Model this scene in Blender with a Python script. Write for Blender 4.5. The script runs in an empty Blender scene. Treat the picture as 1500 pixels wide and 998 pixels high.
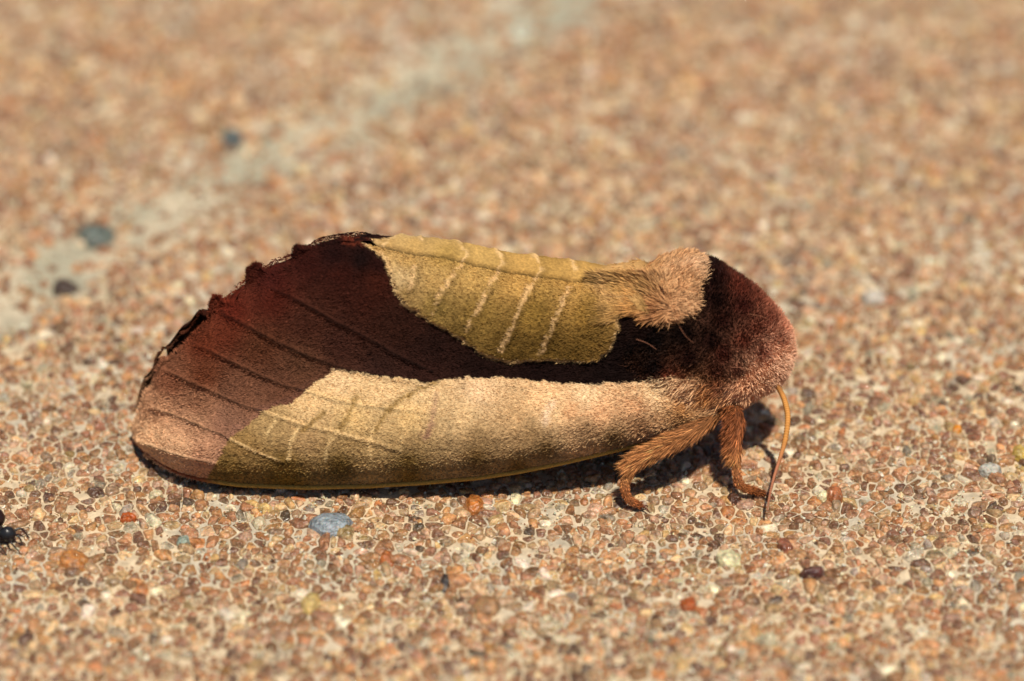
import bpy, math, random
import numpy as np
from mathutils import Vector, geometry

# ------------------------------------------------------------------ camera, world, sun (1 unit = 1 cm)
sc = bpy.context.scene
sc.unit_settings.system = 'METRIC'
sc.unit_settings.scale_length = 0.01
COL = sc.collection
PITCH = math.radians(33.0)
SP, CP = math.sin(PITCH), math.cos(PITCH)
DIST = 16.0                      # cm from the lens to the plane of focus
PPC = 341.0                      # photograph pixels per cm on that plane
F = np.array((0.0, CP, -SP)); U = np.array((0.0, SP, CP)); R = np.array((1.0, 0.0, 0.0))
P0 = np.array((0.0, -0.057, 0.605))
CAM = P0 - DIST * F
cd = bpy.data.cameras.new('camera'); cam = bpy.data.objects.new('camera', cd); COL.objects.link(cam)
cam.location = CAM; cam.rotation_euler = (math.pi / 2 - PITCH, 0, 0)
cd.sensor_width = 36.0; cd.lens = 36.0 * DIST * PPC / 1500.0
cd.clip_start = 0.1; cd.clip_end = 1000.0
cd.dof.use_dof = True; cd.dof.focus_distance = DIST; cd.dof.aperture_fstop = 0.265; cd.dof.aperture_blades = 9
sc.camera = cam

SUN = np.array((0.14, -0.31, 0.94)); SUN /= np.linalg.norm(SUN)
w = bpy.data.worlds.new('World'); sc.world = w; w.use_nodes = True
nt = w.node_tree; bg = nt.nodes['Background']
sky = nt.nodes.new('ShaderNodeTexSky'); sky.sky_type = 'NISHITA'; sky.sun_disc = False
sky.sun_elevation = math.asin(SUN[2]); sky.sun_rotation = math.atan2(SUN[0], SUN[1])
nt.links.new(sky.outputs[0], bg.inputs[0]); bg.inputs[1].default_value = 0.055
sd = bpy.data.lights.new('sun', 'SUN'); sd.energy = 4.8; sd.angle = math.radians(0.55); sd.color = (1.0, 0.925, 0.81)
sun = bpy.data.objects.new('sun', sd); COL.objects.link(sun)
sun.rotation_euler = Vector(SUN).to_track_quat('Z', 'Y').to_euler()
vs = sc.view_settings
vs.view_transform = 'Standard'; vs.look = 'None'; vs.exposure = 0.0; vs.gamma = 1.0; vs.use_curve_mapping = False
sc.cycles.max_bounces = 6; sc.cycles.sample_clamp_indirect = 4.0

# ------------------------------------------------------------------ helpers
rng = np.random.default_rng(7)

def ray(px, py):
    px = np.asarray(px, float); py = np.asarray(py, float)
    d = F * DIST + R * ((px - 750) / PPC)[..., None] + U * ((499 - py) / PPC)[..., None]
    return d

def at_y(px, py, y):
    """the point at depth y that is seen at (px, py)"""
    d = ray(px, py); k = (np.asarray(y, float) - CAM[1]) / d[..., 1]
    return CAM + d * k[..., None]

def at_z(px, py, z=0.0):
    d = ray(px, py); k = (np.asarray(z, float) - CAM[2]) / d[..., 2]
    return CAM + d * k[..., None]

def to_px(P):
    v = P - CAM
    k = (v @ F) / DIST
    return 750 + (v @ R) / k * PPC, 499 - (v @ U) / k * PPC

def lin(c):
    c = np.asarray(c, float) / 255.0
    return np.where(c <= 0.04045, c / 12.92, ((c + 0.055) / 1.055) ** 2.4)

def hash2(ix, iy, s):
    h = (ix.astype(np.int64) * 374761393 + iy.astype(np.int64) * 668265263 + s * 1442695041) & 0xFFFFFFFF
    h = ((h ^ (h >> 13)) * 1274126177) & 0xFFFFFFFF
    return ((h ^ (h >> 16)) & 0xFFFFFF) / float(0xFFFFFF)

def vnoise(x, y, s=0):
    ix = np.floor(x); iy = np.floor(y); fx = x - ix; fy = y - iy
    fx = fx * fx * (3 - 2 * fx); fy = fy * fy * (3 - 2 * fy)
    a = hash2(ix, iy, s); b = hash2(ix + 1, iy, s); c = hash2(ix, iy + 1, s); d = hash2(ix + 1, iy + 1, s)
    return (a + (b - a) * fx) * (1 - fy) + (c + (d - c) * fx) * fy - 0.5

def fbm(x, y, s=0, o=4):
    r = 0; a = 1.0
    for k in range(o):
        r = r + a * vnoise(x * 2 ** k, y * 2 ** k, s + k * 17); a *= 0.55
    return r

def smooth(a, b, x):
    t = np.clip((x - a) / (b - a), 0, 1); return t * t * (3 - 2 * t)

def poly_sd(px, py, poly):
    """signed distance, positive inside"""
    px = np.asarray(px, float); py = np.asarray(py, float)
    best = np.full(px.shape, 1e9); inside = np.zeros(px.shape, bool)
    n = len(poly)
    for i in range(n):
        x0, y0 = poly[i]; x1, y1 = poly[(i + 1) % n]
        dx, dy = x1 - x0, y1 - y0
        t = np.clip(((px - x0) * dx + (py - y0) * dy) / (dx * dx + dy * dy + 1e-9), 0, 1)
        best = np.minimum(best, (px - x0 - t * dx) ** 2 + (py - y0 - t * dy) ** 2)
        if y0 != y1:
            c = (y0 > py) != (y1 > py)
            inside ^= c & (px < (x1 - x0) * (py - y0) / (y1 - y0) + x0)
    d = np.sqrt(best)
    return np.where(inside, d, -d)

def line_d(px, py, pts):
    """distance to a polyline and how far along it"""
    best = np.full(np.shape(px), 1e9); al = np.zeros(np.shape(px)); n = len(pts) - 1
    for i in range(n):
        x0, y0 = pts[i]; x1, y1 = pts[i + 1]; dx, dy = x1 - x0, y1 - y0
        t = np.clip(((px - x0) * dx + (py - y0) * dy) / (dx * dx + dy * dy + 1e-9), 0, 1)
        d = np.hypot(px - x0 - t * dx, py - y0 - t * dy)
        m = d < best; best = np.where(m, d, best); al = np.where(m, (i + t) / n, al)
    return best, al

def idw(px, py, samples, p=3.0):
    acc = np.zeros(np.shape(px) + (3,)); ws = np.zeros(np.shape(px))
    for x, y, c in samples:
        wgt = 1.0 / (((px - x) ** 2 + (py - y) ** 2 + 60.0) ** (p / 2))
        acc += lin(c) * wgt[..., None]; ws += wgt
    return acc / ws[..., None]

def mix(a, b, m):
    return a + (b - a) * np.asarray(m)[..., None]

def cap(c, hi=.86):
    """keep the hue when a colour would pass the brightest pigment"""
    m = c.max(-1, keepdims=True); return np.maximum(c * np.minimum(1, hi / np.maximum(m, 1e-6)), .0012)

def link(name, me, mat=None, parent=None, **props):
    o = bpy.data.objects.new(name, me); COL.objects.link(o)
    if mat is not None: me.materials.append(mat)
    if parent is not None: o.parent = parent
    for k, v in props.items(): o[k] = v
    return o

def mesh_from(name, V, faces, cols=None, smooth_shade=True):
    """faces: (n,3) or (n,4) array, or list of such arrays"""
    if not isinstance(faces, list): faces = [faces]
    me = bpy.data.meshes.new(name)
    V = np.asarray(V, np.float32)
    me.vertices.add(len(V)); me.vertices.foreach_set('co', V.ravel())
    fl = [f for f in faces if len(f)]
    tot = np.concatenate([np.full(len(f), f.shape[1]) for f in fl])
    idx = np.concatenate([f.ravel() for f in fl])
    me.loops.add(len(idx)); me.loops.foreach_set('vertex_index', idx.astype(np.int32))
    me.polygons.add(len(tot))
    st = np.concatenate([[0], np.cumsum(tot)[:-1]])
    me.polygons.foreach_set('loop_start', st.astype(np.int32))
    me.polygons.foreach_set('use_smooth', np.full(len(tot), smooth_shade))
    if cols is not None:
        ca = me.color_attributes.new('tint', 'FLOAT_COLOR', 'POINT')
        c4 = np.ones((len(V), 4), np.float32); c4[:, :3] = cols
        ca.data.foreach_set('color', c4.ravel())
    me.update(calc_edges=True); me.validate()
    return me

def grid_faces(nu, nv, wrap=False):
    i = np.arange(nu - 1)[:, None]; j = np.arange(nv if wrap else nv - 1)[None, :]
    jn = (j + 1) % nv
    a = i * nv + j; b = (i + 1) * nv + j; c = (i + 1) * nv + jn; d = i * nv + jn
    return np.stack([a, b, c, d], -1).reshape(-1, 4)

def tint_mat(name, rough=0.8, spec=0.3, nscale=60.0, nmix=0.25, bump=0.0, bscale=150.0, sheen=0.0, sss=0.0, coat=0.0):
    m = bpy.data.materials.new(name); m.use_nodes = True; t = m.node_tree; b = t.nodes['Principled BSDF']
    at = t.nodes.new('ShaderNodeAttribute'); at.attribute_name = 'tint'
    co = t.nodes.new('ShaderNodeTexCoord')
    n = t.nodes.new('ShaderNodeTexNoise'); n.inputs['Scale'].default_value = nscale; n.inputs['Detail'].default_value = 5
    t.links.new(co.outputs['Object'], n.inputs['Vector'])
    mr = t.nodes.new('ShaderNodeMapRange'); mr.inputs[1].default_value = 0.3; mr.inputs[2].default_value = 0.7
    mr.inputs[3].default_value = 1 - nmix; mr.inputs[4].default_value = 1 + nmix
    t.links.new(n.outputs[0], mr.inputs[0])
    vm = t.nodes.new('ShaderNodeVectorMath'); vm.operation = 'SCALE'
    t.links.new(at.outputs['Color'], vm.inputs[0]); t.links.new(mr.outputs[0], vm.inputs['Scale'])
    t.links.new(vm.outputs[0], b.inputs['Base Color'])
    b.inputs['Roughness'].default_value = rough; b.inputs['Specular IOR Level'].default_value = spec
    if sheen: b.inputs['Sheen Weight'].default_value = sheen; b.inputs['Sheen Roughness'].default_value = 0.4
    if coat: b.inputs['Coat Weight'].default_value = coat; b.inputs['Coat Roughness'].default_value = 0.12
    if sss:
        b.inputs['Subsurface Weight'].default_value = sss; b.inputs['Subsurface Scale'].default_value = 0.03
    if bump:
        n2 = t.nodes.new('ShaderNodeTexNoise'); n2.inputs['Scale'].default_value = bscale; n2.inputs['Detail'].default_value = 4
        t.links.new(co.outputs['Object'], n2.inputs['Vector'])
        bp = t.nodes.new('ShaderNodeBump'); bp.inputs['Strength'].default_value = bump; bp.inputs['Distance'].default_value = 0.01
        t.links.new(n2.outputs[0], bp.inputs['Height']); t.links.new(bp.outputs[0], b.inputs['Normal'])
    return m

M_WING = tint_mat('wing_membrane', rough=0.9, spec=0.06, nscale=90, nmix=0.22, bump=0.6, bscale=160)
M_SCALE = tint_mat('wing_scales', rough=0.85, spec=0.08, nscale=40, nmix=0.1)
M_FUR = tint_mat('fur', rough=0.7, spec=0.15, nscale=30, nmix=0.12)
M_CHITIN = tint_mat('chitin', rough=0.35, spec=0.5, nscale=80, nmix=0.2, bump=0.3)
M_GRAIN = tint_mat('stone_grain', rough=0.24, spec=0.5, nscale=48, nmix=0.42, bump=1.0, bscale=60, sss=0.35)
def grain_mat():
    """glassy sand: cloudy and clear patches inside each stone, small facets on top"""
    m = bpy.data.materials.new('stone_grain'); m.use_nodes = True; t = m.node_tree; b = t.nodes['Principled BSDF']
    at = t.nodes.new('ShaderNodeAttribute'); at.attribute_name = 'tint'
    co = t.nodes.new('ShaderNodeTexCoord')
    def noise(sc_, det, w=0):
        n = t.nodes.new('ShaderNodeTexNoise'); n.inputs['Scale'].default_value = sc_; n.inputs['Detail'].default_value = det
        mp = t.nodes.new('ShaderNodeMapping'); mp.inputs['Location'].default_value = (w, w * 2, w * 3)
        t.links.new(co.outputs['Object'], mp.inputs[0]); t.links.new(mp.outputs[0], n.inputs['Vector']); return n
    def rng_(sock, a, b_, c, d):
        r = t.nodes.new('ShaderNodeMapRange'); r.inputs[1].default_value = a; r.inputs[2].default_value = b_; r.inputs[3].default_value = c; r.inputs[4].default_value = d
        t.links.new(sock, r.inputs[0]); return r.outputs[0]
    v = rng_(noise(34, 4).outputs[0], .3, .7, .5, 1.5)
    vm = t.nodes.new('ShaderNodeVectorMath'); vm.operation = 'SCALE'; t.links.new(at.outputs['Color'], vm.inputs[0]); t.links.new(v, vm.inputs['Scale'])
    mx = t.nodes.new('ShaderNodeMix'); mx.data_type = 'RGBA'
    t.links.new(rng_(noise(55, 3, 7.3).outputs[0], .58, .74, 0, .5), mx.inputs[0])
    t.links.new(vm.outputs[0], mx.inputs[6]); mx.inputs[7].default_value = (*(lin((232, 206, 166)) * .85), 1)
    t.links.new(mx.outputs[2], b.inputs['Base Color'])
    t.links.new(rng_(noise(20, 2, 3.1).outputs[0], .4, .6, .08, .45), b.inputs['Roughness'])
    b.inputs['Specular IOR Level'].default_value = .55
    b.inputs['Subsurface Weight'].default_value = .35; b.inputs['Subsurface Scale'].default_value = .03
    vo = t.nodes.new('ShaderNodeTexVoronoi'); vo.inputs['Scale'].default_value = 62; t.links.new(co.outputs['Object'], vo.inputs['Vector'])
    bp = t.nodes.new('ShaderNodeBump'); bp.inputs['Strength'].default_value = .8; bp.inputs['Distance'].default_value = .008
    t.links.new(vo.outputs['Distance'], bp.inputs['Height'])
    bp2 = t.nodes.new('ShaderNodeBump'); bp2.inputs['Strength'].default_value = .8; bp2.inputs['Distance'].default_value = .006
    t.links.new(noise(110, 3, 5).outputs[0], bp2.inputs['Height']); t.links.new(bp.outputs[0], bp2.inputs['Normal'])
    t.links.new(bp2.outputs[0], b.inputs['Normal'])
    return m
M_GRAIN = grain_mat()
M_BLACK = tint_mat('black_shell', rough=0.3, spec=0.5, nscale=60, nmix=0.2)

# ------------------------------------------------------------------ ground: mortar sheet + grains
def band(px_line=[(-300, 640), (0, 462), (200, 325), (400, 232), (600, 128), (780, 28), (1000, -90), (1300, -250)]):
    q = at_z([p[0] for p in px_line], [p[1] for p in px_line])
    return q[:, :2]
BAND = band()
def band_d(x, y):
    d, _ = line_d(x, y, [tuple(p) for p in BAND]); return d

def mortar_height(x, y):
    d = band_d(x, y)
    h = 0.006 * fbm(x * 1.7, y * 1.7, 3) + 0.007 * fbm(x * 14, y * 14, 5, 3)
    return h - 0.03 * (1 - smooth(0.0, 0.30, d)) - 0.008

X0, X1, Y0, Y1 = -3.6, 3.6, -2.6, 6.6
gx = np.concatenate([[-60, -30, -15, -8], np.linspace(X0 - .8, X1 + .8, 330), [8, 15, 30, 60]])
gy = np.concatenate([[-14.5, -8, -5], np.linspace(Y0 - .8, Y1 + .8, 370), [9, 14, 25, 60, 110]])
GX, GY = np.meshgrid(gx, gy, indexing='ij')
GZ = mortar_height(GX, GY)
V = np.stack([GX, GY, GZ], -1).reshape(-1, 3)
bd = band_d(GX, GY).ravel()
mc = np.array(lin((220, 197, 162)))[None] * 0.82 * np.ones((len(V), 1))
gr = lin((208, 198, 176)) * 0.78
mc = mix(mc, gr, 0.75 * smooth(-0.15, 0.3, fbm(V[:, 0] * 2.3, V[:, 1] * 2.3, 11)))
bandc = mix(np.ones((len(V), 1)) * lin((214, 198, 168)) * 0.76, lin((188, 180, 154)) * 0.72, smooth(-0.25, 0.25, fbm(V[:, 0] * 3.2, V[:, 1] * 3.2, 23)))
mc = mix(mc, bandc, 1 - smooth(0.14, 0.32, bd + 0.12 * fbm(V[:, 0] * 5, V[:, 1] * 5, 31)))

def ground_mat():
    m = bpy.data.materials.new('mortar'); m.use_nodes = True; t = m.node_tree; b = t.nodes['Principled BSDF']
    at = t.nodes.new('ShaderNodeAttribute'); at.attribute_name = 'tint'
    co = t.nodes.new('ShaderNodeTexCoord')
    n = t.nodes.new('ShaderNodeTexNoise'); n.inputs['Scale'].default_value = 22; n.inputs['Detail'].default_value = 6
    t.links.new(co.outputs['Object'], n.inputs['Vector'])
    mr = t.nodes.new('ShaderNodeMapRange'); mr.inputs[1].default_value = .3; mr.inputs[2].default_value = .7; mr.inputs[3].default_value = .72; mr.inputs[4].default_value = 1.22
    t.links.new(n.outputs[0], mr.inputs[0])
    vm = t.nodes.new('ShaderNodeVectorMath'); vm.operation = 'SCALE'
    t.links.new(at.outputs['Color'], vm.inputs[0]); t.links.new(mr.outputs[0], vm.inputs['Scale'])
    # beyond the modelled grains the material carries them on
    vo = t.nodes.new('ShaderNodeTexVoronoi'); vo.inputs['Scale'].default_value = 18
    t.links.new(co.outputs['Object'], vo.inputs['Vector'])
    sep = t.nodes.new('ShaderNodeSeparateColor'); t.links.new(vo.outputs['Color'], sep.inputs[0])
    cr = t.nodes.new('ShaderNodeValToRGB'); e = cr.color_ramp.elements
    e[0].position = 0; e[0].color = (*lin((120, 72, 50)), 1); e[1].position = 1; e[1].color = (*lin((205, 175, 135)), 1)
    x = e.new(.35); x.color = (*lin((160, 105, 68)), 1); x = e.new(.7); x.color = (*lin((185, 135, 95)), 1)
    t.links.new(sep.outputs[0], cr.inputs[0])
    sx = t.nodes.new('ShaderNodeSeparateXYZ'); t.links.new(co.outputs['Object'], sx.inputs[0])
    def outside(sock, c, h):
        a = t.nodes.new('ShaderNodeMath'); a.operation = 'SUBTRACT'; a.inputs[1].default_value = c; t.links.new(sock, a.inputs[0])
        b2 = t.nodes.new('ShaderNodeMath'); b2.operation = 'ABSOLUTE'; t.links.new(a.outputs[0], b2.inputs[0])
        g = t.nodes.new('ShaderNodeMath'); g.operation = 'GREATER_THAN'; g.inputs[1].default_value = h; t.links.new(b2.outputs[0], g.inputs[0]); return g
    a = outside(sx.outputs[0], 0, 3.62); c = outside(sx.outputs[1], 2.0, 4.62)
    mxm = t.nodes.new('ShaderNodeMath'); mxm.operation = 'MAXIMUM'; t.links.new(a.outputs[0], mxm.inputs[0]); t.links.new(c.outputs[0], mxm.inputs[1])
    mx = t.nodes.new('ShaderNodeMix'); mx.data_type = 'RGBA'
    t.links.new(mxm.outputs[0], mx.inputs[0]); t.links.new(vm.outputs[0], mx.inputs[6]); t.links.new(cr.outputs[0], mx.inputs[7])
    t.links.new(mx.outputs[2], b.inputs['Base Color']); b.inputs['Roughness'].default_value = 0.75
    n2 = t.nodes.new('ShaderNodeTexNoise'); n2.inputs['Scale'].default_value = 90; n2.inputs['Detail'].default_value = 5
    t.links.new(co.outputs['Object'], n2.inputs['Vector'])
    bp = t.nodes.new('ShaderNodeBump'); bp.inputs['Strength'].default_value = .7; bp.inputs['Distance'].default_value = .012
    t.links.new(n2.outputs[0], bp.inputs['Height']); t.links.new(bp.outputs[0], b.inputs['Normal'])
    return m
ground = link('pavement', mesh_from('pavement', V, grid_faces(len(gx), len(gy)), mc), ground_mat(), kind='structure',
              label='pale mortar pavement set with small brown stone grains')

# sites of the grains: a jittered lattice with gaps, so that the cells differ in size
STEP = 0.0440
ax = np.arange(X0, X1, STEP); ay = np.arange(Y0, Y1, STEP)
SX, SY = np.meshgrid(ax, ay, indexing='ij')
SX = SX + (np.arange(len(ay))[None, :] % 2) * STEP * .5
S = np.stack([SX.ravel(), SY.ravel()], -1) + rng.uniform(-.44, .44, (SX.size, 2)) * STEP
SPECIAL = [  # px, py, half width px, half depth (px on screen), tint, label
    (485, 768, 36, 17, (150, 160, 166), 'large flat blue-grey pebble'),
    (1068, 820, 21, 10, (226, 216, 170), 'pale cream pebble'),
    (1008, 886, 14, 11, (178, 92, 44), 'rust orange pebble'),
    (1402, 632, 8, 6, (222, 140, 20), 'small bright orange pebble'),
    (1190, 842, 20, 8, (92, 52, 44), 'dark maroon elongated pebble'),
    (1495, 668, 16, 9, (206, 172, 82), 'yellow ochre pebble'),
    (268, 794, 11, 7, (150, 162, 146), 'small grey-green pebble'),
    (110, 824, 24, 14, (190, 126, 66), 'large amber pebble'),
    (695, 742, 17, 14, (196, 122, 60), 'tall orange pebble in front of the wing'),
    (567, 822, 12, 10, (186, 108, 56), 'orange pebble'),
    (188, 760, 13, 7, (186, 92, 34), 'bright rust pebble'),
    (1222, 728, 15, 11, (172, 104, 62), 'rust brown pebble'),
    (1205, 727, 9, 8, (236, 226, 180), 'round cream grain'),
    (1450, 690, 20, 9, (190, 186, 172), 'pale grey pebble'),
    (1075, 730, 13, 7, (80, 48, 30), 'dark brown pebble'),
    (340, 203, 22, 17, (84, 96, 98), 'blue-grey pebble in the mortar joint'),
    (142, 340, 34, 20, (98, 108, 100), 'grey pebble in the mortar joint'),
    (95, 418, 24, 12, (60, 40, 30), 'dark brown stone standing in for a hole in the mortar joint'),  # dark hole in the joint, built as a stone
    (652, 855, 8, 10, (62, 56, 56), 'small black pebble'),
    (760, 40, 30, 20, (214, 212, 190), 'pale pebble in the mortar joint'),
    (455, 885, 16, 14, (218, 188, 118), 'pale yellow pebble'),
    (865, 105, 14, 12, (250, 226, 200), 'pale glossy pebble'),
    (1150, 800, 12, 9, (150, 92, 66), 'reddish brown pebble'),
    (1280, 440, 24, 10, (206, 196, 180), 'pale grey pebble behind the head'),
    (712, 890, 22, 12, (170, 130, 90), 'tan pebble'),
]
spos = at_z([s[0] for s in SPECIAL], [s[1] for s in SPECIAL])[:, :2]
keep = rng.random(len(S)) > 0.23 + .75 * fbm(S[:, 0] * 9, S[:, 1] * 9, 77, 2)
for s, q in zip(SPECIAL, spos):
    rx = s[2] / PPC + .012; ry = s[3] / PPC / SP + .012
    keep &= ((S[:, 0] - q[0]) / rx) ** 2 + ((S[:, 1] - q[1]) / ry) ** 2 > 1.0
S = S[keep]
pts = [Vector((float(a), float(b))) for a, b in S]
vo_, ed_, fa_, *_ = geometry.delaunay_2d_cdt(pts, [], [], 0, 1e-7)
P2 = np.array([(v.x, v.y) for v in vo_]); T = np.array([f for f in fa_ if len(f) == 3])
A, B, C = P2[T[:, 0]], P2[T[:, 1]], P2[T[:, 2]]
dd = 2 * (A[:, 0] * (B[:, 1] - C[:, 1]) + B[:, 0] * (C[:, 1] - A[:, 1]) + C[:, 0] * (A[:, 1] - B[:, 1]))
a2, b2, c2 = (A ** 2).sum(1), (B ** 2).sum(1), (C ** 2).sum(1)
CC = np.stack([(a2 * (B[:, 1] - C[:, 1]) + b2 * (C[:, 1] - A[:, 1]) + c2 * (A[:, 1] - B[:, 1])) / dd,
               (a2 * (C[:, 0] - B[:, 0]) + b2 * (A[:, 0] - C[:, 0]) + c2 * (B[:, 0] - A[:, 0])) / dd], -1)
cells = [[] for _ in range(len(P2))]
for k, (i, j, l) in enumerate(T.tolist()):
    cells[i].append(k); cells[j].append(k); cells[l].append(k)

PAL = [((164, 110, 74), 20), ((182, 130, 88), 20), ((196, 140, 88), 14), ((194, 154, 124), 16), ((212, 176, 132), 18),
       ((108, 68, 50), 7), ((138, 88, 62), 10), ((186, 174, 154), 4), ((234, 220, 194), 6), ((204, 168, 108), 2), ((158, 158, 142), .8), ((66, 54, 50), 1.0), ((190, 116, 60), 4)]
pal = np.array([lin(c) for c, _ in PAL]) * np.array((.90, .89, .83)); pal = pal + (pal.mean(0) * 1.05 - pal) * .22; pw = np.array([p for _, p in PAL], float); pw /= pw.sum()

def grain(poly, center, h, rough, seed):
    """one stone: rings from the buried skirt up to an uneven worn top"""
    r = random.Random(seed); n = len(poly); P = poly - center
    tilt = (r.uniform(-.25, .25), r.uniform(-.25, .25))
    out = []
    z0 = float(mortar_height(np.array([center[0]]), np.array([center[1]]))[0])
    for k, (s, zz) in enumerate(((1.0, -.02), (1.0, .18), (.84, .68), (.5, .93))):
        for i in range(n):
            x, y = P[i] * (s * (1 + (r.uniform(-rough, rough) if k else 0)))
            z = zz * h if k else -.02
            if k > 1: z += (tilt[0] * x + tilt[1] * y) + r.uniform(-.10, .10) * h
            out.append((center[0] + x, center[1] + y, z0 + z))
    out.append((center[0], center[1], z0 + h * r.uniform(.88, 1.05)))
    return out

def ring_faces(n, rings, base=0):
    q = []; t = []
    for k in range(rings - 1):
        for i in range(n):
            j = (i + 1) % n
            q.append((base + k * n + i, base + k * n + j, base + (k + 1) * n + j, base + (k + 1) * n + i))
    for i in range(n): t.append((base + (rings - 1) * n + i, base + (rings - 1) * n + (i + 1) % n, base + rings * n))
    return q, t

def chaikin(poly, k=.25):
    q = np.roll(poly, -1, 0)
    return np.stack([poly * (1 - k) + q * k, poly * k + q * (1 - k)], 1).reshape(-1, 2)

n_ = len
bdS = band_d(P2[:, 0], P2[:, 1])
ppx, ppy = to_px(np.column_stack([P2, np.zeros(len(P2))]))
cand = []
for i, c in enumerate(cells):
    if len(c) < 3: continue
    pc = CC[c]; x, y = P2[i]
    if x < X0 + .1 or x > X1 - .1 or y < Y0 + .1 or y > Y1 - .1: continue
    if np.abs(pc - P2[i]).max() > .15: continue
    if random.Random(i).random() < (0.74 if bdS[i] < .15 + .04 * math.sin(x * 7 + y * 3) else (0.35 if bdS[i] < .30 else 0.045)): continue
    o = np.argsort(np.arctan2(pc[:, 1] - y, pc[:, 0] - x)); pc = pc[o]
    a = 0.5 * abs(np.dot(pc[:, 0], np.roll(pc[:, 1], 1)) - np.dot(pc[:, 1], np.roll(pc[:, 0], 1)))
    cand.append((i, pc, a))
inview = [(a, k) for k, (i, pc, a) in enumerate(cand) if 10 < ppx[i] < 1490 and 640 < ppy[i] < 900 and not (ppy[i] < 730 and ppx[i] < 1160)]
inview.sort(reverse=True)
single = set(k for _, k in inview[:270])
gV, gQ, gT, gC = [], [], [], []; base = 0
for k, (i, pc, a) in enumerate(cand):
    r = random.Random(i * 7 + 1)
    near = -1.35 < P2[i][1] < 1.0
    cen = pc.mean(0)
    gap = r.choice((.001, .001, .002, .004, .007)) * r.uniform(.6, 1.3)
    sz = math.sqrt(a); f = max(.45, 1 - 2 * gap / sz)
    poly = cen + (pc - cen) * f
    e = np.linalg.norm(np.roll(poly, -1, 0) - poly, axis=1); poly = poly[e > .004]
    if len(poly) < 3: continue
    poly = cen + (poly - cen) * np.array([[r.uniform(.84, 1.04)] for _ in poly])
    if near: poly = chaikin(poly, .17)
    h = r.uniform(.004, .023) * (sz / .045) ** .5
    col = pal[rng.choice(len(pal), p=pw)] * r.uniform(.45, 1.15)
    col = col * np.array([1, r.uniform(.95, 1.05), r.uniform(.9, 1.1)])
    v = grain(poly, cen, h, .07 if near else .05, i)
    n = len(poly); q, t = ring_faces(n, 4)
    cv = np.tile(col, (len(v), 1))
    cv = cv * np.array([[r.uniform(.78, 1.22)] for _ in range(len(v))])
    rim = r.uniform(.0, .55); cream = lin((224, 196, 158)) * .8       # mortar smeared over the stone's edge
    for a_, b_, m_ in ((0, 2 * n_(poly), rim), (2 * n_(poly), 3 * n_(poly), rim * .35)):
        cv[a_:b_] += (cream - cv[a_:b_]) * m_ * np.array([[r.uniform(.3, 1.0)] for _ in range(b_ - a_)])
    cv = np.clip(cv, 0, .9)
    if k in single:
        link('pebble', mesh_from('pebble', v, [np.array(q), np.array(t)], cv), M_GRAIN, ground)
        continue
    gV += v; gC.append(cv)
    gQ.append(np.array(q) + base); gT.append(np.array(t) + base); base += len(v)
link('stone_grains', mesh_from('stone_grains', gV, [np.concatenate(gQ), np.concatenate(gT)], np.concatenate(gC)), M_GRAIN, ground, kind='stuff')

# fine angular grit scattered over the mortar and the grains' edges
ng = 26000
gxy = np.stack([rng.uniform(-2.9, 2.9, ng), Y0 + 1.0 + (rng.random(ng) ** 1.3) * 5.0], -1)
gr_ = rng.uniform(.003, .009, ng) * (1 + (rng.random(ng) < .12) * .8)
OCT = np.array([(1, 0, 0), (0, 1, 0), (-1, 0, 0), (0, -1, 0), (0, 0, 1), (0, 0, -1)], float)
OF = np.array([(0, 1, 4), (1, 2, 4), (2, 3, 4), (3, 0, 4), (1, 0, 5), (2, 1, 5), (3, 2, 5), (0, 3, 5)])
an_ = rng.uniform(0, 6.283, ng); sc3 = rng.uniform(.6, 1.4, (ng, 1, 3)) * rng.uniform(.75, 1.25, (ng, 6, 3))
Vg = OCT[None] * sc3 * gr_[:, None, None]
ca_, sa_ = np.cos(an_)[:, None], np.sin(an_)[:, None]
Vg = np.stack([Vg[..., 0] * ca_ - Vg[..., 1] * sa_, Vg[..., 0] * sa_ + Vg[..., 1] * ca_, Vg[..., 2]], -1)
gz = mortar_height(gxy[:, 0], gxy[:, 1]) + rng.uniform(.0, .010, ng)
Vg += np.concatenate([gxy, gz[:, None]], -1)[:, None]
gp = np.concatenate([pal, [lin((236, 224, 200)), lin((226, 206, 170)), lin((214, 186, 146))]]); gpw = np.r_[pw * .55, .15, .15, .15]
gc_ = np.repeat(gp[rng.choice(len(gp), ng, p=gpw / gpw.sum())] * rng.uniform(.7, 1.1, (ng, 1)), 6, 0)
link('sand_grit', mesh_from('sand_grit', Vg.reshape(-1, 3), (OF[None] + (np.arange(ng) * 6)[:, None, None]).reshape(-1, 3), np.clip(gc_, 0, .88), False), M_GRAIN, ground, kind='stuff')

for si, (s, q) in enumerate(zip(SPECIAL, spos)):
    r = random.Random(900 + si); n = 16
    an = np.sort(np.arange(n) / n * 2 * math.pi + np.array([r.uniform(-.12, .12) for _ in range(n)]))
    rad = np.array([r.uniform(.84, 1.0) for _ in range(n)])
    poly = q + np.stack([np.cos(an) * rad * s[2] / PPC, np.sin(an) * rad * s[3] / PPC / SP], -1)
    hh = .045 if s[2] > 14 else .03
    v = grain(poly, q, hh, .04, 50 + si); qq, tt = ring_faces(n, 4)
    cv = np.tile(lin(s[4]) * .78, (len(v), 1)) * np.array([[r.uniform(.85, 1.12)] for _ in range(len(v))])
    link('pebble', mesh_from('pebble', v, [np.array(qq), np.array(tt)], np.clip(cv, 0, .85)), M_GRAIN, ground, label=s[5])

# ------------------------------------------------------------------ the moth
def K(keys, x):
    a = np.array(keys, float); return np.interp(x, a[:, 0], a[:, 1])

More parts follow.
